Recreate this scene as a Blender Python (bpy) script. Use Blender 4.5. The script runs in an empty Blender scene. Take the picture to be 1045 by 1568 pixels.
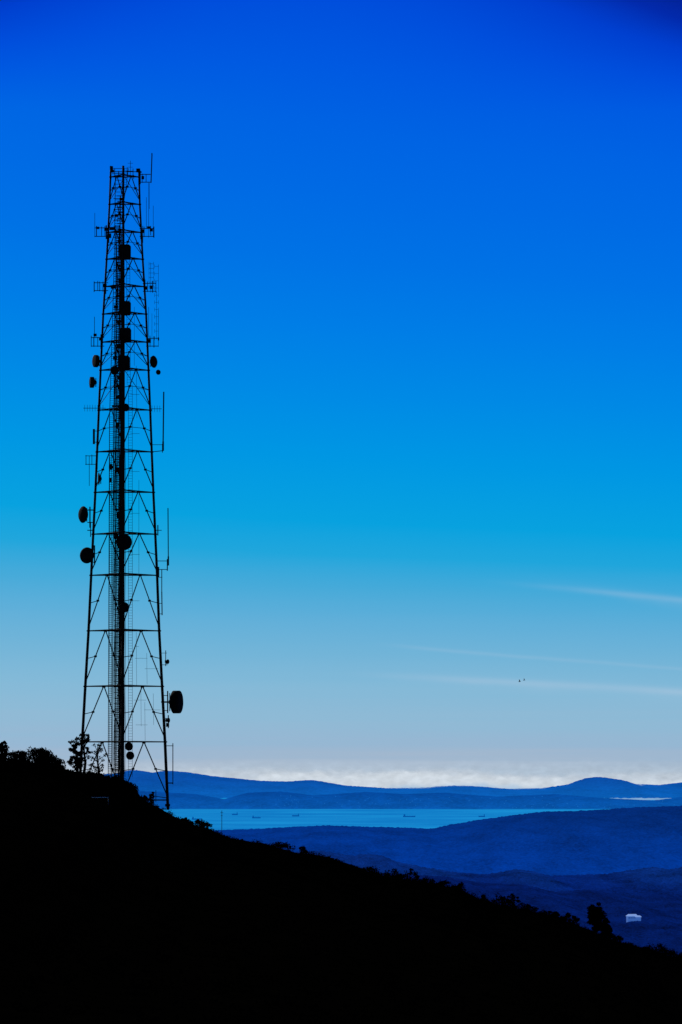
import bpy, math, random
import numpy as np
from mathutils import Vector, noise, Matrix
random.seed(7); rng=np.random.default_rng(7)
F=5000.0; HV=1195.0; CU=522.5; SEA=-450.0; TY=375.0
def P(u,v,Y): return Vector(((u-CU)/F*Y, Y, (HV-v)/F*Y))
def lin(c):
    r=[]
    for x in c[:3]:
        x/=255.0
        r.append(x/12.92 if x<=0.04045 else ((x+0.055)/1.055)**2.4)
    return (r[0],r[1],r[2],1.0)
scene=bpy.context.scene
# ---------------------------------------------------------------- helpers
class Acc:
    def __init__(s): s.v=[]; s.f=[]
    def tube(s,pts,rad,n=6,cap=True):
        pts=[Vector(p) for p in pts]
        if not hasattr(rad,'__len__'): rad=[rad]*len(pts)
        base=len(s.v); m=len(pts)
        for i,p in enumerate(pts):
            d=(pts[min(i+1,m-1)]-pts[max(i-1,0)])
            if d.length<1e-9: d=Vector((0,0,1))
            d.normalize()
            a=Vector((0,0,1)) if abs(d.z)<0.9 else Vector((0,1,0))
            x=d.cross(a).normalized(); y=d.cross(x)
            for k in range(n):
                t=2*math.pi*k/n
                q=p+(x*math.cos(t)+y*math.sin(t))*rad[i]
                s.v.append(tuple(q))
        for i in range(m-1):
            for k in range(n):
                a=base+i*n+k; b=base+i*n+(k+1)%n
                s.f.append((a,b,b+n,a+n))
        if cap:
            s.f.append(tuple(base+k for k in range(n))[::-1])
            s.f.append(tuple(base+(m-1)*n+k for k in range(n)))
    def box(s,c,sz,rot=0.0):
        c=Vector(c); b=len(s.v); cr,sr=math.cos(rot),math.sin(rot)
        for dz in (-1,1):
            for dy in (-1,1):
                for dx in (-1,1):
                    x=dx*sz[0]/2; y=dy*sz[1]/2
                    s.v.append((c.x+x*cr-y*sr,c.y+x*sr+y*cr,c.z+dz*sz[2]/2))
        for q in ((0,1,3,2),(4,6,7,5),(0,4,5,1),(2,3,7,6),(0,2,6,4),(1,5,7,3)):
            s.f.append(tuple(b+i for i in q))
    def revolve(s,c,axis,prof,n=20):
        c=Vector(c); d=Vector(axis).normalized()
        a=Vector((0,0,1)) if abs(d.z)<0.9 else Vector((0,1,0))
        x=d.cross(a).normalized(); y=d.cross(x); b=len(s.v)
        for (h,r) in prof:
            for k in range(n):
                t=2*math.pi*k/n
                s.v.append(tuple(c+d*h+(x*math.cos(t)+y*math.sin(t))*max(r,0.001)))
        for i in range(len(prof)-1):
            for k in range(n):
                p=b+i*n+k; q=b+i*n+(k+1)%n
                s.f.append((p,q,q+n,p+n))
        s.f.append(tuple(b+k for k in range(n))[::-1]); s.f.append(tuple(b+(len(prof)-1)*n+k for k in range(n)))
    def leaves(s,c,r,n,size):
        c=np.array(c,float); r=np.array(r,float)
        d=rng.normal(size=(n,3)); d/=np.linalg.norm(d,axis=1)[:,None]
        rad=rng.random(n)**0.45
        p=c+d*rad[:,None]*r
        a=rng.normal(size=(n,3)); a/=np.linalg.norm(a,axis=1)[:,None]
        b=np.cross(a,rng.normal(size=(n,3))); b/=np.linalg.norm(b,axis=1)[:,None]
        k=(size*(0.6+0.8*rng.random(n)))[:,None]; a=a*k*0.5; b=b*k*0.32
        j=len(s.v)
        q=np.stack([p-a,p+b,p+a,p-b],1).reshape(-1,3)
        s.v += [tuple(t) for t in q.tolist()]
        s.f += [(j+4*i,j+4*i+1,j+4*i+2,j+4*i+3) for i in range(n)]
    def obj(s,name,mat,parent=None,smooth=False):
        me=bpy.data.meshes.new(name); me.from_pydata(s.v,[],s.f); me.update()
        if smooth: me.polygons.foreach_set('use_smooth',[True]*len(me.polygons))
        ob=bpy.data.objects.new(name,me); scene.collection.objects.link(ob)
        if mat: me.materials.append(mat)
        if parent: ob.parent=parent
        return ob
def empty(name,loc=(0,0,0)):
    e=bpy.data.objects.new(name,None); scene.collection.objects.link(e)
    e.empty_display_size=1.0
    return e
def newmat(name):
    m=bpy.data.materials.new(name); m.use_nodes=True; nt=m.node_tree; nt.nodes.clear()
    return m,nt,nt.nodes,nt.links
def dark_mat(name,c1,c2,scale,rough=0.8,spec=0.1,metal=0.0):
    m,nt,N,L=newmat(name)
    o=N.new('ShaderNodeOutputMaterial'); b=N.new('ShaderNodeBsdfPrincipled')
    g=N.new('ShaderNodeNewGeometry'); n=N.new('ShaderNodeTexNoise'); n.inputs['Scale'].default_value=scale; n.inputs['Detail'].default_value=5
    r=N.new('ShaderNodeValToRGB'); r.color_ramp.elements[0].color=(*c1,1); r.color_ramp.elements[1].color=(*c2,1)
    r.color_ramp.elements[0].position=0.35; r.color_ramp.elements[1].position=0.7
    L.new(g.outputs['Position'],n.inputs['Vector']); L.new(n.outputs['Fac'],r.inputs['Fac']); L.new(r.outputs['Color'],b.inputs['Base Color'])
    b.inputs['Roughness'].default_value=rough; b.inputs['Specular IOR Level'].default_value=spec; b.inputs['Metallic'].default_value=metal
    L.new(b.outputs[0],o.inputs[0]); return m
def math_node(N,L,op,a,b=None,c=None,clamp=False):
    n=N.new('ShaderNodeMath'); n.operation=op; n.use_clamp=clamp
    for i,x in enumerate((a,b,c)):
        if x is None: continue
        if isinstance(x,(int,float)): n.inputs[i].default_value=x
        else: L.new(x,n.inputs[i])
    return n.outputs[0]
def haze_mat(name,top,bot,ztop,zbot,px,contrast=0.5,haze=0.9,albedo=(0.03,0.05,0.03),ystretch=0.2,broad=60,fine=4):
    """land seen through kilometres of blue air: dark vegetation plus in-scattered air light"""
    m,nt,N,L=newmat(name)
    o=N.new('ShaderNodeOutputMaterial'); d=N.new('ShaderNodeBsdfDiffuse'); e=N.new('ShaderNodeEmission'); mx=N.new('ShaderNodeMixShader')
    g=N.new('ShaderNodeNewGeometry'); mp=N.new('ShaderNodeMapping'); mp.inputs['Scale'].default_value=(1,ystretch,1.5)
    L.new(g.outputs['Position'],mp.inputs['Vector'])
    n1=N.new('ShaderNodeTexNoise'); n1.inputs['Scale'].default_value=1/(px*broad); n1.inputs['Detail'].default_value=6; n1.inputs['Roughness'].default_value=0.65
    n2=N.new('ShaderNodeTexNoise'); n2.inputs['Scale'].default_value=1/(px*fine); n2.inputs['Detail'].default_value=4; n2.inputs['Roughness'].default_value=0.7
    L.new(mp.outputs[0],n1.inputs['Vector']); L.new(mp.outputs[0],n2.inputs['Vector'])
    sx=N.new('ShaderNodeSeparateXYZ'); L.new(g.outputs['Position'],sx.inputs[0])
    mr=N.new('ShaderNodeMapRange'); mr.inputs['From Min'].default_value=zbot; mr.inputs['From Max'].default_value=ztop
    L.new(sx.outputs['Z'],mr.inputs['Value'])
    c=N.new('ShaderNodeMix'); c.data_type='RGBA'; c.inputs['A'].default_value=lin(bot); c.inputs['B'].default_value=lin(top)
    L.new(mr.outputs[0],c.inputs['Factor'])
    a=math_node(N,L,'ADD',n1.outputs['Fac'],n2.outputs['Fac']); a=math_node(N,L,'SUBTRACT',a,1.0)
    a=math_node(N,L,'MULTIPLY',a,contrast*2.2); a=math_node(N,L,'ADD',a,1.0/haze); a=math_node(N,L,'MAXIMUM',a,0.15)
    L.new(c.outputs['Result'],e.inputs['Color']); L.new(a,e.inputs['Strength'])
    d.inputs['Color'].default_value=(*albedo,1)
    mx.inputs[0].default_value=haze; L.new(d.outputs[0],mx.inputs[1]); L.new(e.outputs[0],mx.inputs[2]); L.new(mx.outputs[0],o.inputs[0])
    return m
# ---------------------------------------------------------------- world
w=bpy.data.worlds.new("World"); scene.world=w; w.use_nodes=True
nt=w.node_tree; N=nt.nodes; L=nt.links; N.clear()
SUN_EL=math.radians(24); SUN_AZ=math.radians(-38)   # azimuth from +Y towards +X
out=N.new('ShaderNodeOutputWorld'); bg=N.new('ShaderNodeBackground'); tc=N.new('ShaderNodeTexCoord')
sp=N.new('ShaderNodeSeparateXYZ'); L.new(tc.outputs['Generated'],sp.inputs[0])
X,Yy,Z=sp.outputs
one=math_node(N,L,'MULTIPLY_ADD',X,0.6,1.0)
t=math_node(N,L,'MULTIPLY',Z,one)
x2=math_node(N,L,'MULTIPLY',X,X); x2=math_node(N,L,'MINIMUM',x2,0.02)
hi=math_node(N,L,'SUBTRACT',Z,0.20); hi=math_node(N,L,'MAXIMUM',hi,0.0); hi=math_node(N,L,'MINIMUM',hi,0.08)
k=math_node(N,L,'MULTIPLY',x2,hi); k=math_node(N,L,'MULTIPLY',k,135.0)
t=math_node(N,L,'ADD',t,k)
# haze bands
mpn=N.new('ShaderNodeMapping'); mpn.inputs['Scale'].default_value=(6,1,300); L.new(tc.outputs['Generated'],mpn.inputs['Vector'])
nb=N.new('ShaderNodeTexNoise'); nb.inputs['Scale'].default_value=1.0; nb.inputs['Detail'].default_value=3; L.new(mpn.outputs[0],nb.inputs['Vector'])
nz=math_node(N,L,'SUBTRACT',nb.outputs['Fac'],0.5)
amp=N.new('ShaderNodeMapRange'); amp.inputs['From Min'].default_value=0.008; amp.inputs['From Max'].default_value=0.035; amp.inputs['To Min'].default_value=0.013; amp.inputs['To Max'].default_value=0.0015
L.new(Z,amp.inputs['Value'])
t=math_node(N,L,'ADD',t,math_node(N,L,'MULTIPLY',nz,amp.outputs[0]))
TM=0.42
tn=math_node(N,L,'DIVIDE',t,TM,clamp=True)
ramp=N.new('ShaderNodeValToRGB'); cr=ramp.color_ramp
stops=[(1205,(192,206,222)),(1185,(180,196,216)),(1165,(162,184,208)),(1140,(151,183,212)),(1100,(143,186,215)),(1050,(131,185,217)),(1000,(114,180,217)),
(950,(96,175,218)),(900,(70,170,218)),(850,(32,166,221)),(800,(8,162,224)),(700,(0,151,228)),(600,(0,138,230)),(500,(0,126,231)),(400,(0,115,230)),(300,(0,107,229)),(200,(0,100,228)),(100,(0,90,226)),(0,(0,79,221))]
def elv(v):
    q=(HV-v)/F; return max(q/math.sqrt(1+q*q),0)
pts=[(elv(v)/TM,c) for v,c in stops]+[(0.255/TM,(0,64,208)),(0.275/TM,(2,42,172)),(0.31/TM,(5,22,120)),(0.42/TM,(2,6,40))]
cr.elements[0].position=pts[0][0]; cr.elements[0].color=lin(pts[0][1])
cr.elements[1].position=pts[-1][0]; cr.elements[1].color=lin(pts[-1][1])
for p_,c_ in pts[1:-1]:
    e=cr.elements.new(p_); e.color=lin(c_)
L.new(tn,ramp.inputs['Fac'])
# physically based sky modulates the graded colour
sky=N.new('ShaderNodeTexSky'); sky.sky_type='NISHITA'; sky.sun_disc=False; sky.sun_elevation=SUN_EL; sky.sun_rotation=SUN_AZ; sky.altitude=450
sk=N.new('ShaderNodeVectorMath'); sk.operation='SCALE'; L.new(sky.outputs[0],sk.inputs[0]); sk.inputs['Scale'].default_value=0.1
gm=N.new('ShaderNodeMix'); gm.data_type='RGBA'; gm.inputs['Factor'].default_value=0.04; gm.inputs['A'].default_value=(1,1,1,1); L.new(sk.outputs[0],gm.inputs['B'])
mu=N.new('ShaderNodeMix'); mu.data_type='RGBA'; mu.blend_type='MULTIPLY'; mu.inputs['Factor'].default_value=1.0
L.new(ramp.outputs[0],mu.inputs['A']); L.new(gm.outputs['Result'],mu.inputs['B'])
col=mu.outputs['Result']
# thin cirrus streaks (line in azimuth/elevation, soft width, noisy)
def streak(col,ptsuv,width,strength,x0,x1,curve=0.0):
    (ua,va),(ub,vb)=ptsuv
    xa,ya=(ua-CU)/F,(HV-va)/F; xb,yb=(ub-CU)/F,(HV-vb)/F
    sl=(yb-ya)/(xb-xa)
    line=math_node(N,L,'MULTIPLY_ADD',X,sl,ya-sl*xa)
    mp2=N.new('ShaderNodeMapping'); mp2.inputs['Scale'].default_value=(22,22,60); L.new(tc.outputs['Generated'],mp2.inputs['Vector'])
    n=N.new('ShaderNodeTexNoise'); n.inputs['Scale'].default_value=1.0; n.inputs['Detail'].default_value=4; L.new(mp2.outputs[0],n.inputs['Vector'])
    wob=math_node(N,L,'MULTIPLY_ADD',n.outputs['Fac'],0.0022,-0.0011)
    d=math_node(N,L,'SUBTRACT',Z,line); d=math_node(N,L,'ADD',d,wob)
    d=math_node(N,L,'DIVIDE',d,width/F); d=math_node(N,L,'MULTIPLY',d,d); d=math_node(N,L,'MULTIPLY',d,-1.0)
    g=math_node(N,L,'POWER',2.718,d)
    mr=N.new('ShaderNodeMapRange'); mr.interpolation_type='SMOOTHSTEP'; mr.inputs['From Min'].default_value=(x0-CU)/F; mr.inputs['From Max'].default_value=(x1-CU)/F; L.new(X,mr.inputs['Value'])
    g=math_node(N,L,'MULTIPLY',g,mr.outputs[0]); g=math_node(N,L,'MULTIPLY',g,math_node(N,L,'MULTIPLY_ADD',n.outputs['Fac'],1.2,-0.1))
    g=math_node(N,L,'MULTIPLY',g,math_node(N,L,'GREATER_THAN',Yy,0.0))
    g=math_node(N,L,'MULTIPLY',g,strength,clamp=True)
    m=N.new('ShaderNodeMix'); m.data_type='RGBA'; m.inputs['B'].default_value=lin((180,202,224)); L.new(g,m.inputs['Factor']); L.new(col,m.inputs['A'])
    return m.outputs['Result']
col=streak(col,((750,893),(1045,921)),4.5,0.38,720,960)
col=streak(col,((850,897),(1045,927)),9.0,0.14,760,1000)
col=streak(col,((560,1034),(1045,1061)),5.5,0.65,500,760)
col=streak(col,((560,1034),(1045,1067)),12.0,0.2,560,860)
col=streak(col,((600,988),(720,998)),3.0,0.2,560,660)
L.new(col,bg.inputs['Color']); bg.inputs['Strength'].default_value=1.0; L.new(bg.outputs[0],out.inputs[0])
# ---------------------------------------------------------------- sun
sl=bpy.data.lights.new("sun","SUN"); sl.energy=2.0; sl.angle=math.radians(0.5); sl.color=(1,0.93,0.84)
so=bpy.data.objects.new("sun",sl); scene.collection.objects.link(so)
sd=Vector((math.sin(SUN_AZ)*math.cos(SUN_EL),math.cos(SUN_AZ)*math.cos(SUN_EL),math.sin(SUN_EL)))
so.rotation_euler=(-sd).to_track_quat('-Z','Y').to_euler(); so.location=(0,0,100)
# ---------------------------------------------------------------- foreground hillside
gp=[(-700,1060),(-300,1120),(-60,1163),(0,1166),(60,1168),(100,1176),(140,1192),(175,1202),(205,1219),(240,1236),(262,1249),(290,1260),(320,1269),(350,1281),(400,1291),(450,1303),(500,1314),(540,1324),(590,1339),(640,1350),(700,1361),(740,1379),(800,1391),(850,1402),(885,1417),(935,1438),(990,1452),(1045,1464),(1200,1505),(1700,1620)]
gx=np.array([(u-CU)/F*TY for u,v in gp]); gz=np.array([(HV-v)/F*TY for u,v in gp])
def ground_z(x,y,rough=True):
    hc=float(np.interp(x,gx,gz)); t=y/TY
    if t<0: z=-2-0.02*abs(y)
    elif t<=1: z=(-2)*(1-t)+hc*t-8*4*t*(1-t)
    else: z=hc-0.30*(y-TY)-0.0003*(y-TY)**2
    if rough:
        a=min(1,max(0.15,abs(y)/60))
        z+=0.35*a*noise.fractal(Vector((x*0.12,y*0.12,0)),0.8,2.1,4)
    return z
A=Acc()
xs=np.concatenate([np.linspace(-140,-52,25),np.linspace(-50,50,240),np.linspace(52,150,25)])
ys=np.concatenate([np.linspace(-60,300,80),np.linspace(303,400,70),np.linspace(410,900,30)])
for y in ys:
    for x in xs: A.v.append((float(x),float(y),ground_z(float(x),float(y))))
nx=len(xs)
for j in range(len(ys)-1):
    for i in range(nx-1):
        a=j*nx+i; A.f.append((a,a+1,a+1+nx,a+nx))
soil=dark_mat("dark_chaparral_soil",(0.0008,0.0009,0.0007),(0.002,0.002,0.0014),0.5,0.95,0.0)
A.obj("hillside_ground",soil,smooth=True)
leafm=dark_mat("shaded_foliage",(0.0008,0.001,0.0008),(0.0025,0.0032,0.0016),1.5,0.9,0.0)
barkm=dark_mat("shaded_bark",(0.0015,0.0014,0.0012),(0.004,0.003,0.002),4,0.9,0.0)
# low brush
B=Acc()
for i in range(3600):
    x=rng.uniform(-62,58); y=TY+rng.normal()*9-2
    den=noise.noise(Vector((x*0.16,y*0.06,3)))+0.6*noise.noise(Vector((x*0.5,y*0.2,7)))
    r=rng.uniform(0.12,0.30)*(1.0+1.0*max(-.6,den))*(1.8 if rng.random()<0.05 else 1)
    z=ground_z(x,y)
    B.leaves((x,y,z+r*0.4),(r*1.9,r*1.9,r),int(12+60*r),0.15)
for i in range(900):     # sparse shrubs on the nearer slope
    y=rng.uniform(120,362); x=rng.uniform(-0.12,0.12)*y
    r=rng.uniform(0.3,0.7); z=ground_z(x,y)
    B.leaves((x,y,z+r*0.3),(r*1.6,r*1.6,r),14,0.3)
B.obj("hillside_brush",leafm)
def bush(u,vt,wpx,hpx,dy=0,name="bush",n=300,leaf=0.18,lobes=9):
    Y=TY+dy; p=P(u,vt,Y); px=Y/F; a=Acc()
    zt=p.z; zb=min(ground_z(p.x,Y),zt-hpx*px)
    for k in range(5):
        q=Vector((p.x+rng.uniform(-.4,.4)*wpx*px,Y+rng.uniform(-.5,.5),zb+(zt-zb)*rng.uniform(.5,.85)))
        a.tube([(p.x,Y,zb-0.2),tuple((Vector((p.x,Y,zb))+q)/2+Vector((0,0,.1))),tuple(q)],[0.06,0.045,0.02],5)
    pk=rng.uniform(-.25,.25)
    for k in range(lobes):
        fx=rng.uniform(-.48,.48); r=wpx*px*rng.uniform(.09,.24)
        top=1-min(.75,abs(fx-pk)*rng.uniform(.6,1.5))
        cz=zb+(zt-zb)*top*rng.uniform(.6,1.0)-r*0.6
        a.leaves((p.x+fx*wpx*px,Y+rng.uniform(-.6,.6),cz),(r*1.2,r,r*.75),n//lobes*2,leaf)
    h=(zt-zb)
    a.leaves((p.x,Y,zb+h*.2),(wpx*px*.55,wpx*px*.35,h*.4),n,leaf)
    return a.obj(name,leafm)
for u,v,wd,h in [(463,1292,13,14),(604,1327,28,22),(628,1329,26,22),(652,1338,26,18),(672,1343,30,18),(698,1350,34,14),(743,1369,14,14),(768,1365,30,20),(786,1364,22,22),(806,1381,34,14),(840,1389,30,10),(866,1394,18,12),(880,1400,16,12),
                 (1008,1441,34,16),(985,1447,24,10),(312,1253,26,14),(286,1251,18,10),(232,1211,10,20),(222,1216,12,14),(425,1287,40,8),(560,1325,36,8),(943,1427,22,12),(1035,1452,34,10)]:
    bush(u+rng.uniform(-2,2),v,wd,h,rng.uniform(-3,1))
# dense oak thicket on the left and around the tower base
T=Acc(); px=TY/F
for (u0,v0,u1,v1,n) in [(-60,1140,12,1141,18),(14,1148,40,1146,12),(46,1142,76,1144,14),(76,1150,92,1160,6),(-60,1155,104,1170,50),(100,1174,134,1184,16),(134,1178,180,1187,26),(176,1184,206,1200,20),(196,1200,216,1219,10)]:
    for i in range(n):
        s=rng.random(); u=u0+(u1-u0)*s; v=v0+(v1-v0)*s
        Y=TY+rng.uniform(-9,-1); r=rng.uniform(3.2,8.0)*px
        p=P(u,v+rng.uniform(0,5),Y); 
        T.leaves((p.x,Y,p.z-r),(r*1.25,r*1.2,r),80,0.2)
        g=ground_z(p.x,Y)
        T.leaves((p.x,Y,(p.z-r+g)/2),(r*1.3,r*1.3,max(0.5,(p.z-g)*0.55)),100,0.28)
        T.tube([(p.x+rng.uniform(-.5,.5),Y,g-.3),(p.x,Y,p.z-r)],[0.09,0.03],5)
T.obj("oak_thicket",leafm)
def tree(u,vt,wpx,dy,name,clumps,leafn,trunk_lean=0.0,leaf=0.2,crown_low=0.35,seed=0,cs=1.0):
    r_=np.random.default_rng(seed)
    e=empty(name); Y=TY+dy; px=Y/F; top=P(u,vt,Y); g=ground_z(top.x,Y); H=top.z-g; R=wpx*px/2
    tr=Acc(); lf=Acc()
    base=Vector((top.x+trunk_lean,Y,g-0.3)); 
    spine=[base,base.lerp(Vector((top.x,Y,g+H*.35)),.9)+Vector((.1,0,0)),Vector((top.x-.08,Y,g+H*.6)),Vector((top.x,Y,g+H*.9))]
    tr.tube(spine,[H*.035,H*.026,H*.017,H*.006],8)
    for k in range(clumps):
        tt=r_.uniform(crown_low,0.92); c=spine[1].lerp(spine[3],max(0,(tt-.3)/.65))
        prof=math.sin(math.pi*min(.97,max(0.05,(tt-crown_low+.12)/(1.12-crown_low))))**.6
        ang=r_.uniform(0,2*math.pi); rr=R*prof*r_.uniform(.2,.95)
        q=Vector((top.x+math.cos(ang)*rr,Y+math.sin(ang)*rr,g+H*tt+r_.uniform(-.1,.1)))
        mid=c.lerp(q,.5)+Vector((0,0,-.08*H*r_.random()))
        tr.tube([c-Vector((0,0,H*.08)),mid,q],[H*.011,H*.008,H*.004],5)
        for _ in range(2):
            q2=q+Vector(r_.normal(size=3))*R*.13
            tr.tube([mid.lerp(q,.6),q2],[H*.004,H*.002],4)
            cr_=R*r_.uniform(.14,.28)*cs
            lf.leaves(tuple(q2),(cr_*1.2,cr_*1.1,cr_*.8),leafn,leaf)
    tr.obj("trunk_and_limbs",barkm,e); lf.obj("crown_foliage",leafm,e)
    return e
tree(117,1128,28,-3,"oak_tree",34,45,0.2,0.2,0.2,3,1.1)
tree(130,1117,20,-2,"oak_tree",22,24,-0.2,0.2,0.25,4)
tree(150,1134,28,-4,"oak_tree",24,12,0.2,0.18,0.3,5)
tree(912,1387,33,-1,"oak_tree",46,110,0.1,0.2,0.12,6,1.25)
tree(928,1408,22,-1,"oak_tree",26,60,0.1,0.2,0.05,8,1.2)
tree(5,1133,16,-3,"oak_tree",16,40,0.1,0.22,0.2,9)
# ---------------------------------------------------------------- tower
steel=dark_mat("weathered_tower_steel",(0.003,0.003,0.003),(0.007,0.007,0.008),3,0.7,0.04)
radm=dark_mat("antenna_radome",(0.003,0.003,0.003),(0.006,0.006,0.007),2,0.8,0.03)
tower=empty("communications_tower")
LV=[258,315,400,480,620,740,880,965,1050,1130,1240]; LU=[170,168,163.5,158.5,152,147,140,136,131,126.5,120]
RV=[262,315,400,480,620,740,870,965,1050,1136,1240]; RU=[213,214.5,219,224,230,234.5,240.5,244,248.5,253,257.5]
def zv(v): return (HV-v)/F*TY
def legs(v):
    z=zv(v); xl=(np.interp(v,LV,LU)-CU)/F*TY; xr=(np.interp(v,RV,RU)-CU)/F*TY
    w_=(xr-xl)/2; yc=TY-w_*1.0
    uc=np.interp(v,[258,620,880,1240],[189,189.5,188.5,187.5])
    return Vector((xl,TY,z)),Vector((xr,TY,z)),Vector(((uc-CU)/F*yc,yc,z))
levels=[271,313,356,397,439,481,524,567,628,692,754,818,881,966,1051,1136]
a=Acc()
vs=[258]+levels+[1200,1240]
for k,r0 in ((0,1.0),(1,1.0),(2,1.25)):
    p=[legs(v)[k] for v in vs]
    rr=[(0.105+0.07*(v-258)/980)*r0 for v in vs]
    a.tube(p,rr,8)
    for v in levels:
        q=legs(v)[k]; R=(0.105+0.07*(v-258)/980)*r0*1.5; a.tube([q-Vector((0,0,.07)),q+Vector((0,0,.07))],R,8)
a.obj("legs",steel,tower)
h=Acc(); dg=Acc()
for i,v in enumerate(levels+[1225]):
    l,r,c=legs(v); th=0.062+0.012*(v-258)/980
    for p,q in ((l,c),(c,r),(l,r)): h.tube([p,q],th,5)
    if i<len(levels):
        v2=(levels+[1225])[i+1]; l2,r2,c2=legs(v2-6)
        lm,rm,cm=legs((v+v2)/2)
        for fi,(p,q,p2,q2,pm,qm) in enumerate(((l,c,l2,c2,lm,cm),(c,r,c2,r2,cm,rm),(l,r,l2,r2,lm,rm))):
            ap=(p+q)/2; tk=1.0
            if fi==2:
                if v>600: continue
                tk=.6
            dg.tube([ap,p2],th*.95*tk,5); dg.tube([ap,q2],th*.95*tk,5)
            m1=(ap+p2)/2; m2=(ap+q2)/2
            dg.tube([m1,pm],th*.62*tk,4); dg.tube([m2,qm],th*.62*tk,4)
            if fi<2:
                if v<640: dg.tube([m1,m2],th*.45,4)
                for m in (m1,m2): dg.box(m,(0.32,0.06,0.22))
                dg.box(ap-Vector((0,0,.08)),(0.4,0.06,0.26))
        dg.tube([(l+c)/2,(c+r)/2],th*.5,4); dg.tube([(l+c)/2,(l+r)/2],th*.5,4); dg.tube([(c+r)/2,(l+r)/2],th*.5,4)
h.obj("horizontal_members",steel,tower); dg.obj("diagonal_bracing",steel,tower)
def colu(u,v,dy):  return P(u,v,TY+dy)
ld=Acc()
def ladder(ua,ub,v0,v1,dy,step,rr,rung,ut=None):
    for s in (0,1):
        u=(ua,ub)[s]; utop=(ut[s] if ut else u)
        ld.tube([colu(utop,v0,dy),colu(u,v1,dy)],rr,4)
    v=v0
    while v<v1:
        f=(v-v0)/(v1-v0)
        a_=(ut[0] if ut else ua)*(1-f)+ua*f; b_=(ut[1] if ut else ub)*(1-f)+ub*f
        ld.tube([colu(a_,v,dy),colu(b_,v,dy)],rung,4); v+=step
ladder(166,172,640,1200,-1.5,3.4,0.042,0.024,(168,174))
ladder(168,174,345,640,-1.0,3.4,0.035,0.02,(177,183))
ladder(177,182.5,350,1200,-2.0,3.0,0.05,0.03,(178,183))
ladder(176,188,270,356,-0.8,6,0.04,0.028,(177,189))
ladder(197,203,590,1190,-0.5,4.2,0.02,0.014,(197,203))
ladder(195,200,380,590,-0.5,4.2,0.02,0.014,(194,199))
ladder(180,186,258,340,-0.4,3.5,0.03,0.018,(191,197))
ld.obj("ladders",steel,tower)
cb=Acc()
for k,(u,v0,rr) in enumerate([(184.5,300,.06),(186.0,350,.06),(183.2,430,.05),(174.5,560,.035),(176,470,.05),(179,370,.045),(181,440,.05),(171,690,.035),(185.3,560,.07),(192,690,.03),(190.5,560,.035),(183.8,700,.07),(168.5,700,.025),(187,380,.06)]):
    dy=-3.0-.12*k if u>183 else -1.9+.07*k
    pp=[colu(u+0.4*math.sin(v*.05+k),v,dy) for v in range(v0,1205,25)]
    cb.tube(pp,rr,5)
v=300
while v<1190:
    cb.box(colu(184,v,-3.4),(0.6,0.10,0.08)); cb.box(colu(179.5,v+4,-2.0),(0.8,0.06,0.07)); v+=8.5
cb.obj("cable_runs",steel,tower)
# side arms, whips
ar=Acc(); MK=1.35
def seg(u0,v0,u1,v1,r=0.03,dy=0.0): ar.tube([colu(u0,v0,dy),colu(u1,v1,dy)],r*MK,5)
def armset(ul,ur,va,vb,verts,r=0.035):
    seg(ul,va,ur,va,r); seg(ul,vb,ur,vb,r)
    for (u,v0,v1,rr) in verts: seg(u,v0,u,v1,rr)
def dipoles(u,v0,v1,step,half,r=0.014):
    v=v0
    while v<=v1:
        seg(u-half,v,u+half,v,r); seg(u-half,v-3,u-half,v+3,r); seg(u+half,v-3,u+half,v+3,r); v+=step
# top
seg(170,263,213,263,.035); seg(170,258,190,258,.025); seg(176,258,176,271,.03); seg(189,255,189,271,.04); seg(204,258,204,271,.03)
seg(170,254,170,275,.06); seg(168.5,256,171.5,256,.06); seg(200,246,200,271,.02); seg(196,250,204,250,.015); seg(196,256,204,256,.015); seg(194,262,205,262,.025)
seg(233,237,231.5,280,.05); seg(232.2,236,233.8,236,.09); seg(213,267,231,267,.035); seg(213,279,231,279,.035); seg(215,262,215,282,.05); seg(218,266,218,280,.03); seg(224,267,224,279,.03)
seg(211,259,217,264,.06); seg(213,262,213,284,.06); seg(205,268,205,274,.03); seg(172,266,189,266,.03); seg(182,262,182,272,.04); seg(195,256,195,272,.03); seg(229,280,229,320,.016)
ar.box(colu(212,261,0),(0.45,.3,.4)); ar.box(colu(171,257,0),(0.35,.3,.35)); ar.box(colu(173,262,0),(0.3,.3,.3)); ar.box(colu(219,272,0),(0.3,.3,.35))
# level 355
armset(145,169,349,362,[(145.5,326,363,.02),(148,346,362,.04),(156,347,362,.03),(163,345,366,.06),(161,346,362,.03),(167,340,372,.04)])
armset(214,236,350,362,[(216,346,366,.06),(221,347,363,.03),(228,280,364,.018),(224.5,302,350,.018),(235,315,363,.018),(236,347,364,.04),(231,346,360,.03),(219,346,372,.03)])
ar.box(colu(150,349,0),(.35,.2,.25)); ar.box(colu(232,352,0),(.35,.2,.35)); ar.box(colu(219,354,0),(.4,.2,.4)); ar.box(colu(163,351,0),(.45,.2,.35)); ar.box(colu(168,361,0),(.4,.2,.5)); ar.box(colu(228,348,0),(.4,.2,.2))
# level 440
armset(144,166,433,445,[(144.5,431,447,.04),(150,430,445,.03),(153,431,446,.03),(162,428,450,.06),(158,431,447,.03)])
armset(219,239,434,446,[(222,428,450,.06),(226,431,447,.03),(231,402,448,.015),(234,430,448,.04),(239,430,448,.03),(243,405,448,.014),(240,446,520,.015)])
dipoles(232,404,440,7,3.5); dipoles(240,408,520,11,3,0.012); ar.box(colu(232,440,0),(.35,.2,.4)); ar.box(colu(161,437,0),(.4,.2,.35)); ar.box(colu(223,441,0),(.4,.2,.4))
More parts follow.
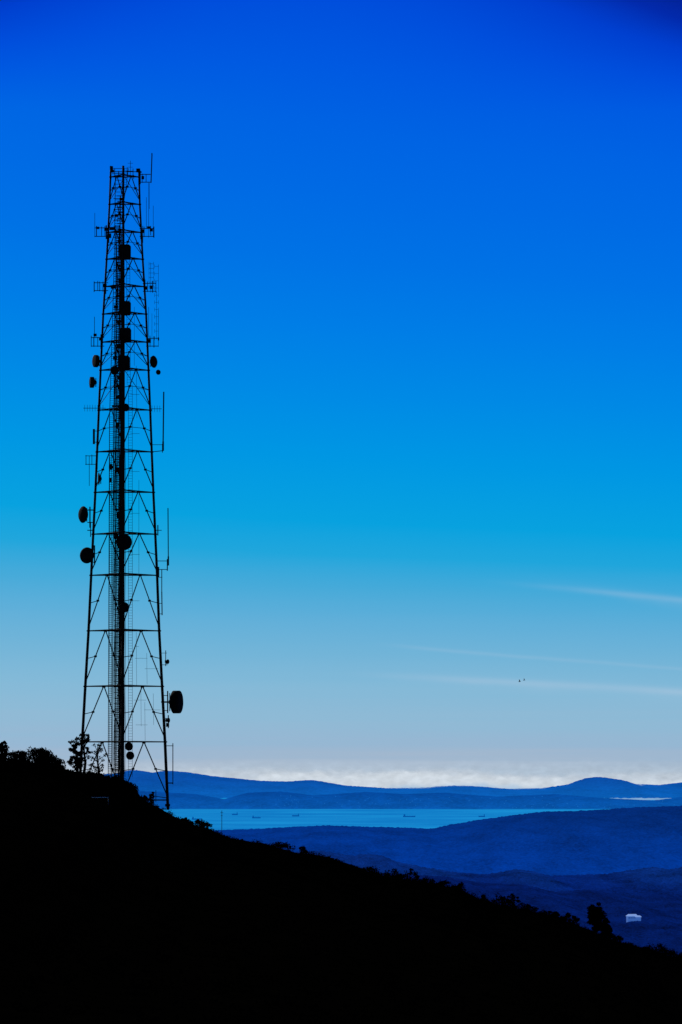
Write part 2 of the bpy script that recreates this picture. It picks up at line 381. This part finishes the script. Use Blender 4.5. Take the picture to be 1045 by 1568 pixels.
# level 524
armset(139.5,160,517,530,[(140,514,531,.03),(145,485,516,.025),(144,516,531,.04),(150,516,531,.03),(155,512,534,.06)])
armset(224,243,518,530,[(226,512,535,.06),(230,514,531,.03),(228,470,516,.018),(236,515,532,.04),(243,475,531,.018),(233,480,520,.014)])
ar.box(colu(229,522,0),(.35,.2,.45)); ar.box(colu(155,519,0),(.45,.2,.35)); ar.box(colu(243,519,0),(.15,.15,.35)); ar.box(colu(146,513,0),(.35,.2,.3))
# cable-ladder standoffs, junction boxes inside the upper half
for (u,v_,sx_,sz_) in ((186,305,.4,.3),(179,330,.35,.3),(172,350,.6,.35),(182,355,.7,.3),(184,407,.7,.25),(174,440,.6,.3),(184,430,.4,.6),(178,470,.5,.3),(184,492,.6,.3),(183,530,.5,.5),(176,548,.4,.4),(184,578,.6,.3),(182,608,.5,.3),(178,622,.9,.2),(172,692,1.0,.15),(181,650,.4,.4),(186,665,.5,.4),(181,720,.5,.5),(170,735,.25,.5),(183,790,.5,.6),(178,822,.5,.5),(185,880,.6,.25),(197,836,.4,.5)):
    ar.box(colu(u,v_,-2.6),(sx_,.2,sz_))
# level 628 yagi
seg(128,625,162,625,.025); seg(229,626,248,626,.025)
for u in range(130,160,4): seg(u,620,u,630,.015)
for u in range(233,248,4): seg(u,621,u,631,.015)
# right mast 600-690
seg(251,600,250,680,.06); seg(250,676,250,690,.08); seg(233,692,251,690,.035); seg(232,681,250,681,.025); seg(233,683,233,697,.05); seg(249,680,249,693,.04)
# left 660-745
seg(144,657,144,680,.10); seg(150,655,150,690,.05); seg(144,660,151,660,.03); seg(144,677,151,677,.03)
armset(131,150,698,711,[(132,697,712,.03),(137,698,744,.025),(141,696,712,.03),(149,690,718,.05)],.028)
# right mast 780-872
seg(257.5,778,258,852,.045); seg(258,852,258,866,.07); seg(239,859,259,859,.03); seg(241,872,257,872,.03); seg(256.5,856,256.5,874,.05); seg(238,812,248,812,.03); seg(242,804,242,820,.05)
seg(243,868,243,884,.07)
# right leg standoff 885-940
seg(248,872,248,906,.04); seg(248,906,248.5,942,.05); seg(242,884,249,884,.025); seg(243,924,249,924,.025); seg(243,940,249,940,.025)
# lower right
seg(254,996,254,1020,.035); seg(246,1000,256,1000,.02); seg(247,1018,257,1018,.025); ar.box(colu(256,1014,0),(.35,.3,.4))
seg(247,1075,262,1075,.07); seg(257,1058,257,1092,.06); seg(249,1065,258,1065,.03); seg(249,1088,258,1088,.03)
seg(258,1095,258,1115,.05); seg(250,1100,260,1100,.03); ar.box(colu(257,1110,0),(.35,.3,.45))
seg(265,1138,265,1201,.04); seg(252,1142,266,1142,.03); seg(255,1199,265,1199,.05); seg(256,1180,256,1200,.09)
# arm for left dishes
seg(127,781,145,781,.05); seg(138,776,138,808,.06); seg(134,800,142,800,.04); seg(134,812,143,812,.04); seg(139,800,139,822,.04)
seg(135,841,146,841,.05); seg(145,835,145,865,.06); seg(136,858,146,862,.03)
# slim whips and stand-offs hanging inside the lower right bays
for u,v0,v1 in ((209,968,1050),(216,1053,1112),(225,1000,1048),(222,1075,1134),(235,1062,1110)):
    seg(u,v0,u+.6,v1,.012,-1.5)
for u0,v,u1 in ((207,1008,226,),(222,1024,243),(205,1072,224),(221,1087,246),(208,1110,226),(206,990,213)):
    seg(u0,v,u1,v,.012,-1.5)
seg(213,735,213,880,.014,-1.2); seg(206,470,206,560,.014,-1.0); seg(209,560,210,640,.014,-1.0)
for v in (604,664,722,786,849,920): seg(200,v,214,v,.014,-1.2)
ar.box(colu(257,1233,0),(.55,.5,.3)); seg(228,1218,258,1222,.03); seg(239,1210,239,1228,.03)
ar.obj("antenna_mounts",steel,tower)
def dish(name,u,v,rpx,ax,dpx,dy=0.0,kind="drum"):
    d=Acc(); c=colu(u,v,dy); R=rpx*.075; D=dpx*.075; axv=Vector(ax).normalized()
    if kind=="drum":
        prof=[(-D*.5-.12,R*.18),(-D*.5,R*.25),(-D*.38,R*.62),(-D*.22,R*.92),(-D*.18,R),(D*.40,R),(D*.42,R*.97),(D*.48,R*.7),(D*.5,R*.3),(D*.5,0)]
    else:
        prof=[(-D*.55,R*.15),(-D*.5,R*.3),(-D*.2,R*.75),(D*.05,R*.98),(D*.12,R),(D*.3,R*.85),(D*.45,R*.5),(D*.5,R*.1)]
    d.revolve(c,axv,prof,24)
    b=c-axv*(D*.5+.05); d.box(b,(.22,.22,.3))
    d.tube([b-Vector((0,0,R*.8)),b+Vector((0,0,R*.8))],.05,6)
    o=d.obj(name,radm,tower,False)
    o.data.polygons.foreach_set('use_smooth',[len(p.vertices)==4 for p in o.data.polygons]); return o
def panel(name,u,v,wpx,hpx,dy):
    d=Acc(); c=colu(u,v,dy); x,z=wpx*.075/2,hpx*.075/2; ch=.18
    pr=[(-x+ch,-z),(x-ch,-z),(x,-z+ch),(x,z-ch),(x-ch,z),(-x+ch,z),(-x,z-ch),(-x,-z+ch)]
    b=len(d.v)
    for yy in (-.35,.35):
        for q in pr: d.v.append((c.x+q[0],c.y+yy,c.z+q[1]))
    d.f.append(tuple(b+i for i in range(8))); d.f.append(tuple(b+15-i for i in range(8)))
    for i in range(8): d.f.append((b+i,b+8+i,b+8+(i+1)%8,b+(i+1)%8))
    d.tube([c+Vector((-x*.5,.4,-z*1.25)),c+Vector((-x*.5,.4,z*1.25))],.05,6)
    d.box(c+Vector((-x*.7,.45,z*.5)),(.5,.2,.12)); d.box(c+Vector((-x*.7,.45,-z*.5)),(.5,.2,.12))
    d.obj(name,radm,tower)
panel("panel_1",192,386,17,22,-3.6); panel("panel_2",192,472,17,21,-3.8); panel("panel_3",192.5,513,17,21,-4.0); panel("panel_4",190,556,18,22,-4.2)
dish("dish_1",148,553,9.5,(-1,-.5,0),8); dish("dish_2",142,585.5,8.5,(-1,-.25,0),9)
dish("dish_3",235,554,9.5,(1,-.6,0),8,0,"dish"); dish("dish_4",242.5,570,4,(.5,-1,0),5,0,"dish")
dish("dish_5",152,733,10,(-1,-.1,0),4,-.6,"dish"); dish("dish_6",128.5,788,13,(-1,-.75,0),10,0,"dish"); dish("dish_7",134,850.5,12.5,(-.45,-1,0),10,0,"dish")
dish("dish_8",190,830,12.5,(.3,-1,0),9,-4.8,"dish"); dish("dish_9",190.5,930,8,(.5,-1,0),7,-4.9,"dish"); dish("dish_10",269,1075,17.5,(1,-.28,.0),17)
dish("dish_11",197.5,1143,6.5,(.3,-1,0),6,-4,"dish"); dish("dish_12",199.5,1157,6.5,(.3,-1,0),6,-4,"dish"); dish("dish_13",257,1013,3.5,(1,-.5,0),5,0,"dish")
dish("dish_14",176,567,7,(-.3,-1,0),5,-2.4,"dish"); dish("dish_15",169,715,6,(-1,-.2,0),4,-1.5,"dish"); dish("dish_16",193,624,6,(.6,-1,0),5,-4.4,"dish"); dish("dish_17",258,1103,4,(1,-.4,0),5,0,"dish")
# guard rail near base (pale galvanised)
galv=dark_mat("galvanised_rail",(0.5,0.52,0.55),(0.7,0.72,0.75),3,0.5,0.5)
rl=Acc()
Yr=355
rl.tube([P(128,1221,Yr),P(166,1221,Yr)],.045,6)
for u in (129,147,166):
    p=P(u,1221,Yr); rl.tube([p,Vector((p.x,p.y,min(p.z-.9,ground_z(p.x,p.y)-.1)))],.012,6)
rl.obj("guard_rail",galv)
mm=Acc(); pm=P(340,1241,TY+6); mm.tube([pm,Vector((pm.x,pm.y,ground_z(pm.x,pm.y)-.3))],[.03,.04],6); mm.tube([pm+Vector((-.18,0,-.25)),pm+Vector((.18,0,-.25))],.02,5); mm.tube([pm+Vector((-.12,0,-.6)),pm+Vector((.12,0,-.6))],.02,5)
mm.obj("antenna_pole",steel)
# ---------------------------------------------------------------- birds
birdm=dark_mat("bird_plumage",(0.01,0.01,0.012),(0.03,0.03,0.03),20,0.8,0.1)
def bird(u,v,Y,span,bank):
    b=Acc(); c=P(u,v,Y)
    b.revolve(c,(1,.2,.1),[(-.22*span,.005),(-.15*span,.03*span),(0,.06*span),(.12*span,.045*span),(.18*span,.03*span),(.24*span,.004)],8)
    for s in (-1,1):
        i=len(b.v)
        r=c+Vector((0.02*span,0,0)); m=c+Vector((-.02*span,s*.25*span,.16*span+s*bank)); t_=c+Vector((-.14*span,s*.5*span,.10*span+s*bank*2))
        b.v+=[tuple(r+Vector((.07*span,0,0))),tuple(m+Vector((.08*span,0,0))),tuple(t_),tuple(m-Vector((.08*span,0,0))),tuple(r-Vector((.09*span,0,0)))]
        b.f.append((i,i+1,i+2,i+3,i+4))
    i=len(b.v); b.v+=[tuple(c+Vector((-.18*span,0,0))),tuple(c+Vector((-.34*span,.07*span,0))),tuple(c+Vector((-.34*span,-.07*span,0)))]; b.f.append((i,i+1,i+2))
    o=b.obj("bird",birdm); return o
bird(796,1043.5,330,.6,.08); bird(803,1041.5,330,.5,-.06)
# ---------------------------------------------------------------- distant terrain
def ridge(name,prof,Yc,Yf,vf,Yb,mat,nx=520,ny=60,gully=0.10,rough_px=0.8,seed=0.0,broad=0.0):
    px=Yc/F; us=[p[0] for p in prof]; vv=[p[1] for p in prof]
    x0=(-260-CU)*px; x1=(1320-CU)*px; A=Acc(); Zf=(HV-vf)/F*Yf
    xs=np.linspace(x0,x1,nx)
    rows=[('f',t) for t in np.linspace(0,1,ny)]+[('b',t) for t in np.linspace(.1,1,8)]
    for kind,t in rows:
        for x in xs:
            u=x/px+CU; zc=(HV-np.interp(u,us,vv))/F*Yc
            if kind=='f':
                Y=Yf+(Yc-Yf)*t; z=Zf+(zc-Zf)*math.sin(t*math.pi/2)**1.1; amp=max(0.0,math.sin(math.pi*t))
                dz=abs(zc-Zf)
                n=1-abs(noise.noise(Vector((x/(px*45)+t*1.2,t*1.5,seed))))*2
                z+=dz*gully*n*amp
                z+=dz*gully*.5*noise.fractal(Vector((x/(px*18),t*6,seed+4)),.8,2,4)*amp
                z+=px*rough_px*noise.fractal(Vector((x/(px*5),t*40,seed+9)),.6,2.1,3)
            else:
                Y=Yc+(Yb-Yc)*t; z=zc+(SEA-10-zc)*(t**.8)
            A.v.append((float(x),float(Y),float(z)))
    for j in range(len(rows)-1):
        for i in range(nx-1):
            a=j*nx+i; A.f.append((a,a+1,a+1+nx,a+nx))
    return A.obj(name,mat,smooth=True)
def Zat(v,Y): return (HV-v)/F*Y
far_p=[(-300,1190),(0,1185),(150,1188),(195,1184),(215,1180),(240,1184),(262,1181),(290,1183),(330,1189),(400,1196),(440,1197),(480,1195),(530,1203),(590,1207),(650,1206),(690,1203),(730,1204),(770,1208),(830,1207),(870,1201),(886,1195),(900,1191),(912,1190),(924,1192),(940,1200),(955,1204),(975,1201),(1000,1203),(1045,1198),(1320,1200)]
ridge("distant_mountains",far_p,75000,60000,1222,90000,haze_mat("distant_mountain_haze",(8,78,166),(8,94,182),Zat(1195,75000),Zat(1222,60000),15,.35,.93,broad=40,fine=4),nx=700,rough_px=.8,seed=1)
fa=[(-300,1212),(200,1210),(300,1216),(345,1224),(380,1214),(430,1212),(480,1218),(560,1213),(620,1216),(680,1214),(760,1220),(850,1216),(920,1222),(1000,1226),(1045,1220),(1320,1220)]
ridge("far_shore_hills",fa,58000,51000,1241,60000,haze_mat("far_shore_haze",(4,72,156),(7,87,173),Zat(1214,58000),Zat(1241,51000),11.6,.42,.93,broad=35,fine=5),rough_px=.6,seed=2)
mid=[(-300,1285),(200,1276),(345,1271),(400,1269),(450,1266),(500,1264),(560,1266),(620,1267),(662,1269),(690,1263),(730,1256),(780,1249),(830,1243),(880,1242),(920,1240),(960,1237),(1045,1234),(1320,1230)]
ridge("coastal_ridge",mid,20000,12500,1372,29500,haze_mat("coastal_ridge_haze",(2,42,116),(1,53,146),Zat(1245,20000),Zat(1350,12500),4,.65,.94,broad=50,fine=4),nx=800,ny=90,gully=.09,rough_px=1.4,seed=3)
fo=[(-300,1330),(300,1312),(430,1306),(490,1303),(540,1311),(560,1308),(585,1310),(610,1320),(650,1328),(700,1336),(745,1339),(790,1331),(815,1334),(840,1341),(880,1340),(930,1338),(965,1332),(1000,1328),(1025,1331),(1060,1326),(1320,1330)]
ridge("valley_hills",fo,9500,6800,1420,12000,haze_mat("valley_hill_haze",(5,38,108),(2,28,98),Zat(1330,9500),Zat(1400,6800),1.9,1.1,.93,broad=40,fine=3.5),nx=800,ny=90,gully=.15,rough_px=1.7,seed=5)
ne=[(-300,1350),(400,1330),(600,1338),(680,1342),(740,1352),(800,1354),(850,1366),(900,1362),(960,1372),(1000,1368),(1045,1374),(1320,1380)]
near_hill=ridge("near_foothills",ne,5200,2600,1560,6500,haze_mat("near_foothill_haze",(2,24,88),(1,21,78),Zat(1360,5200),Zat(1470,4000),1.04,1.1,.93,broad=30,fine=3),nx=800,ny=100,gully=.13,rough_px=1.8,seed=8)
def sheet(name,x,y0,y1,z,mat,n=60):
    A=Acc()
    for j in range(n+1):
        for i in range(n+1): A.v.append((-x+2*x*i/n,y0+(y1-y0)*j/n,z))
    for j in range(n):
        for i in range(n):
            a=j*(n+1)+i; A.f.append((a,a+1,a+2+n,a+1+n))
    return A.obj(name,mat)
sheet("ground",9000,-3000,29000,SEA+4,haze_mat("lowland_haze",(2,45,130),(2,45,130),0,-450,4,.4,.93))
# water
m,nt_,N2,L2=newmat("bay_water_haze")
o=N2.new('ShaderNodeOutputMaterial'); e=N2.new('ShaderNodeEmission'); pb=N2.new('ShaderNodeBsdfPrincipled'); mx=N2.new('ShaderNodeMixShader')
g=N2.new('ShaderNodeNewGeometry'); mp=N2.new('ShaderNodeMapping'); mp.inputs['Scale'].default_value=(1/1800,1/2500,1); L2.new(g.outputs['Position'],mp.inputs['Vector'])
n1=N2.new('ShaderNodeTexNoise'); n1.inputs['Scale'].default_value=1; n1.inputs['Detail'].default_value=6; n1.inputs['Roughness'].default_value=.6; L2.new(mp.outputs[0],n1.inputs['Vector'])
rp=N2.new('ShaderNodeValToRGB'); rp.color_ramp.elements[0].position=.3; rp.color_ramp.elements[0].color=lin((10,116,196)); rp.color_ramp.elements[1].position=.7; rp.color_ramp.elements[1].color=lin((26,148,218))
L2.new(n1.outputs['Fac'],rp.inputs['Fac']); L2.new(rp.outputs[0],e.inputs['Color']); e.inputs['Strength'].default_value=1.0  # air haze over the water put in as emission colour
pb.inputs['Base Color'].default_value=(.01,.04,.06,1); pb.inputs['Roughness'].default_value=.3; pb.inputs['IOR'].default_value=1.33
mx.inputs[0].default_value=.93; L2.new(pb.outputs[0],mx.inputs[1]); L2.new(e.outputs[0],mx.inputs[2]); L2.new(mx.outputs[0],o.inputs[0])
sheet("bay_water",60000,29000,140000,SEA,m)
# ships
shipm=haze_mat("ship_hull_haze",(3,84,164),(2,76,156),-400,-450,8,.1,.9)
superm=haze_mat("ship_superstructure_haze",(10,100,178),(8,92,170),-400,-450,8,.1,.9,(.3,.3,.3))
def ship(u,vw,wpx,flip=1):
    Y=-SEA*F/(vw-HV); px=Y/F; c=P(u,vw,Y); Lh=wpx*px; e_=empty("cargo_ship")
    hH=px*1.6; a=Acc(); b=Lh*.08
    st=[(-.5,.7,1.15),(-.46,1,1.1),(-.2,1,1.0),(.3,1,1.0),(.43,.6,1.15),(.5,.03,1.3)]
    for s,wd,hh in st:
        x=c.x+flip*s*Lh
        a.v+=[(x-flip*.02*Lh*(s>.4),Y-b*wd*.8,SEA-2),(x,Y-b*wd,SEA+hH*hh),(x,Y+b*wd,SEA+hH*hh),(x-flip*.02*Lh*(s>.4),Y+b*wd*.8,SEA-2)]
    for k in range(len(st)-1):
        for q in range(4): a.f.append((k*4+q,k*4+(q+1)%4,(k+1)*4+(q+1)%4,(k+1)*4+q))
    a.f.append((0,1,2,3)); a.f.append((20,21,22,23))
    a.obj("hull",shipm,e_)
    s=Acc(); zt=SEA+hH
    s.box((c.x-flip*.38*Lh,Y,zt+px*1.1),(Lh*.12,b*1.6,px*2.2)); s.box((c.x-flip*.36*Lh,Y,zt+px*2.4),(Lh*.06,b*1.8,px*.5)); s.box((c.x-flip*.43*Lh,Y,zt+px*1.4),(Lh*.035,b*.5,px*2.8))
    for k in (-.15,.05,.25): s.tube([(c.x+flip*k*Lh,Y,zt),(c.x+flip*k*Lh,Y,zt+px*1.3)],px*.15,5)
    s.obj("superstructure",shipm,e_)
for u,v_,wd,fl in ((302,1255,16,1),(360,1248,9,-1),(393,1253,13,1),(453,1250,11,-1),(627,1251,19,1),(738,1251,10,-1)): ship(u,v_,wd,fl)
# far shore town: low, dim
tw=Acc()
for i in range(120):
    cu=random.choice([(437,14),(520,120),(700,140),(870,60),(960,80),(620,100)])
    u=random.gauss(cu[0],cu[1]); Y=random.uniform(51500,55500); t=(Y-51000)/7000
    zf=Zat(1241,51000); zc=(HV-np.interp(u,[p[0] for p in fa],[p[1] for p in fa]))/F*58000
    z=zf+(zc-zf)*math.sin(t*math.pi/2)**1.1+18
    w_=random.uniform(6,15); tw.box(((u-CU)/F*Y,Y,z),(w_,w_,random.uniform(6,10)))
for i in range(10):
    Y=51600; u=random.uniform(855,890); tw.box(((u-CU)/F*Y,Y,Zat(1239.5,Y)),(30,20,10))
    u=random.uniform(432,442); Y=55000; tw.box(((u-CU)/F*Y,Y,Zat(1220.5,Y)+random.uniform(0,10)),(20,20,12))
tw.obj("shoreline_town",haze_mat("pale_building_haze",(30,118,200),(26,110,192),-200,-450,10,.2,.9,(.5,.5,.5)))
# ---------------------------------------------------------------- hillside building (right), standing on the near hill
hb=empty("hillside_house")
bpy.context.view_layer.update()
hit,loc,nrm,idx=near_hill.ray_cast(Vector((0,0,0)),P(968,1410,1000).normalized())
c=(loc+Vector((0,-2,5.0))) if hit else P(968,1409,2500)
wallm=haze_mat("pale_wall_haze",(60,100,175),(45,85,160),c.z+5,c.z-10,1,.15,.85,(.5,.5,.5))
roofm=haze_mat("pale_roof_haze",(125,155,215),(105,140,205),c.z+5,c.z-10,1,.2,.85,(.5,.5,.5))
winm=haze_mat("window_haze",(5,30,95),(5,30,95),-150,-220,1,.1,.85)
a=Acc(); a.box(c+Vector((0,0,-4)),(13,8,10),.2); a.box(c+Vector((7,-2,-4.5)),(6,8,9),.2); a.obj("walls",wallm,hb)
a=Acc()
def roof(cc,lx,ly,hh,rot):
    i=len(a.v); cr_,sr_=math.cos(rot),math.sin(rot)
    for x,y,z in ((-lx,-ly,0),(lx,-ly,0),(lx,ly,0),(-lx,ly,0),(-lx*.7,0,hh),(lx*.7,0,hh)):
        a.v.append((cc.x+x*cr_-y*sr_,cc.y+x*sr_+y*cr_,cc.z+z))
    a.f.extend([(i,i+1,i+5,i+4),(i+2,i+3,i+4,i+5),(i+1,i+2,i+5),(i+3,i,i+4),(i+3,i+2,i+1,i)])
roof(c+Vector((0,0,1.02)),7.2,5.0,2.6,.2); roof(c+Vector((7,-2.2,.05)),4.0,4.8,1.9,.2); a.obj("roof",roofm,hb)
a=Acc()
for k in range(4): 
    x=-5+k*2.5; a.box(c+Vector((x*math.cos(.2)+4.05*math.sin(.2),x*math.sin(.2)-4.05*math.cos(.2),-1)),(1.2,.15,1.5),.2)
a.obj("windows",winm,hb)
# ---------------------------------------------------------------- fog bank behind the mountains
def fog(name,Y,v0,vtop,soft,colr,prof,seed,opac=1.0,lump=6.0):
    px=Y/F; m,nt_,N3,L3=newmat(name+"_vapour")
    o=N3.new('ShaderNodeOutputMaterial'); e=N3.new('ShaderNodeEmission'); tr=N3.new('ShaderNodeBsdfTransparent'); mx=N3.new('ShaderNodeMixShader')
    at=N3.new('ShaderNodeAttribute'); at.attribute_name='fog_top'
    g=N3.new('ShaderNodeNewGeometry'); s=N3.new('ShaderNodeSeparateXYZ'); L3.new(g.outputs['Position'],s.inputs[0])
    mp=N3.new('ShaderNodeMapping'); mp.inputs['Scale'].default_value=(1/(px*18),0,1/(px*9)); mp.inputs['Location'].default_value=(seed,seed*2,0); L3.new(g.outputs['Position'],mp.inputs['Vector'])
    n=N3.new('ShaderNodeTexNoise'); n.inputs['Scale'].default_value=1; n.inputs['Detail'].default_value=6; n.inputs['Roughness'].default_value=.6; L3.new(mp.outputs[0],n.inputs['Vector'])
    d=math_node(N3,L3,'SUBTRACT',at.outputs['Fac'],s.outputs['Z']); nn=math_node(N3,L3,'MULTIPLY_ADD',n.outputs['Fac'],px*lump*2.4,-px*lump*1.2)
    d=math_node(N3,L3,'ADD',d,nn)
    mr=N3.new('ShaderNodeMapRange'); mr.interpolation_type='SMOOTHSTEP'; mr.inputs['From Min'].default_value=0; mr.inputs['From Max'].default_value=px*soft; L3.new(d,mr.inputs['Value'])
    L3.new(math_node(N3,L3,'MULTIPLY',mr.outputs[0],opac),mx.inputs[0])
    rp=N3.new('ShaderNodeValToRGB'); rp.color_ramp.elements[0].position=.3; rp.color_ramp.elements[1].position=.7
    rp.color_ramp.elements[0].color=lin([c_*.9 for c_ in colr]); rp.color_ramp.elements[1].color=lin(colr); L3.new(n.outputs['Fac'],rp.inputs['Fac']); L3.new(rp.outputs[0],e.inputs['Color'])  # fog brightness put into the emission colour, not lit by the sun
    L3.new(tr.outputs[0],mx.inputs[1]); L3.new(e.outputs[0],mx.inputs[2]); L3.new(mx.outputs[0],o.inputs[0])
    A=Acc(); nx_,nz_=220,14; tops=[]
    for j in range(nz_):
        for i in range(nx_):
            u=-200+1500*i/(nx_-1); f_=j/(nz_-1); v=v0+(vtop-v0)*f_
            Yq=Y+px*30*f_*f_+px*10*noise.noise(Vector((u/20,f_*3,seed)))
            A.v.append(((u-CU)*px,Yq,(HV-v)*px)); tops.append((HV-np.interp(u,[p[0] for p in prof],[p[1] for p in prof])-lump*.9*noise.fractal(Vector((u/28,seed,0)),.8,2,3))*px)
    for j in range(nz_-1):
        for i in range(nx_-1):
            a_=j*nx_+i; A.f.append((a_,a_+1,a_+1+nx_,a_+nx_))
    ob=A.obj(name,m,smooth=True); at_=ob.data.attributes.new('fog_top','FLOAT','POINT'); at_.data.foreach_set('value',tops)
    return ob
fog("fog_bank",110000,1225,1110,26,(184,202,219),[(-200,1160),(300,1156),(600,1158),(1300,1156)],2.3,.65,3)
fog("fog_bank",100000,1225,1140,10,(200,212,225),[(-200,1180),(300,1174),(400,1174),(500,1175),(600,1176),(700,1174),(760,1180),(850,1183),(950,1179),(1300,1177)],2.9,.9,3.5)
fog("fog_bank",92000,1225,1150,8,(216,226,236),[(-200,1200),(380,1190),(415,1181),(470,1179),(520,1184),(600,1180),(640,1178),(700,1182),(760,1185),(850,1190),(950,1192),(1300,1186)],5.1,.95,4.5)
fog("fog_bank",72000,1225,1170,12,(160,194,226),[(-200,1240),(560,1230),(600,1198),(680,1197),(740,1195),(790,1198),(830,1202),(860,1225),(940,1216),(960,1196),(1010,1198),(1045,1204),(1300,1204)],8.7,.65,4)
# ---------------------------------------------------------------- camera
cam=bpy.data.cameras.new("camera"); co=bpy.data.objects.new("camera",cam); scene.collection.objects.link(co)
co.location=(0,0,0); co.rotation_euler=(math.radians(90),0,0)
cam.sensor_fit='VERTICAL'; cam.sensor_height=36; cam.sensor_width=24
cam.lens=F/1568*36; cam.shift_y=(HV-784)/1568
cam.clip_start=1; cam.clip_end=400000
scene.camera=co
scene.view_settings.view_transform='Standard'; scene.view_settings.look='None'; scene.view_settings.exposure=0
scene.cycles.transparent_max_bounces=16
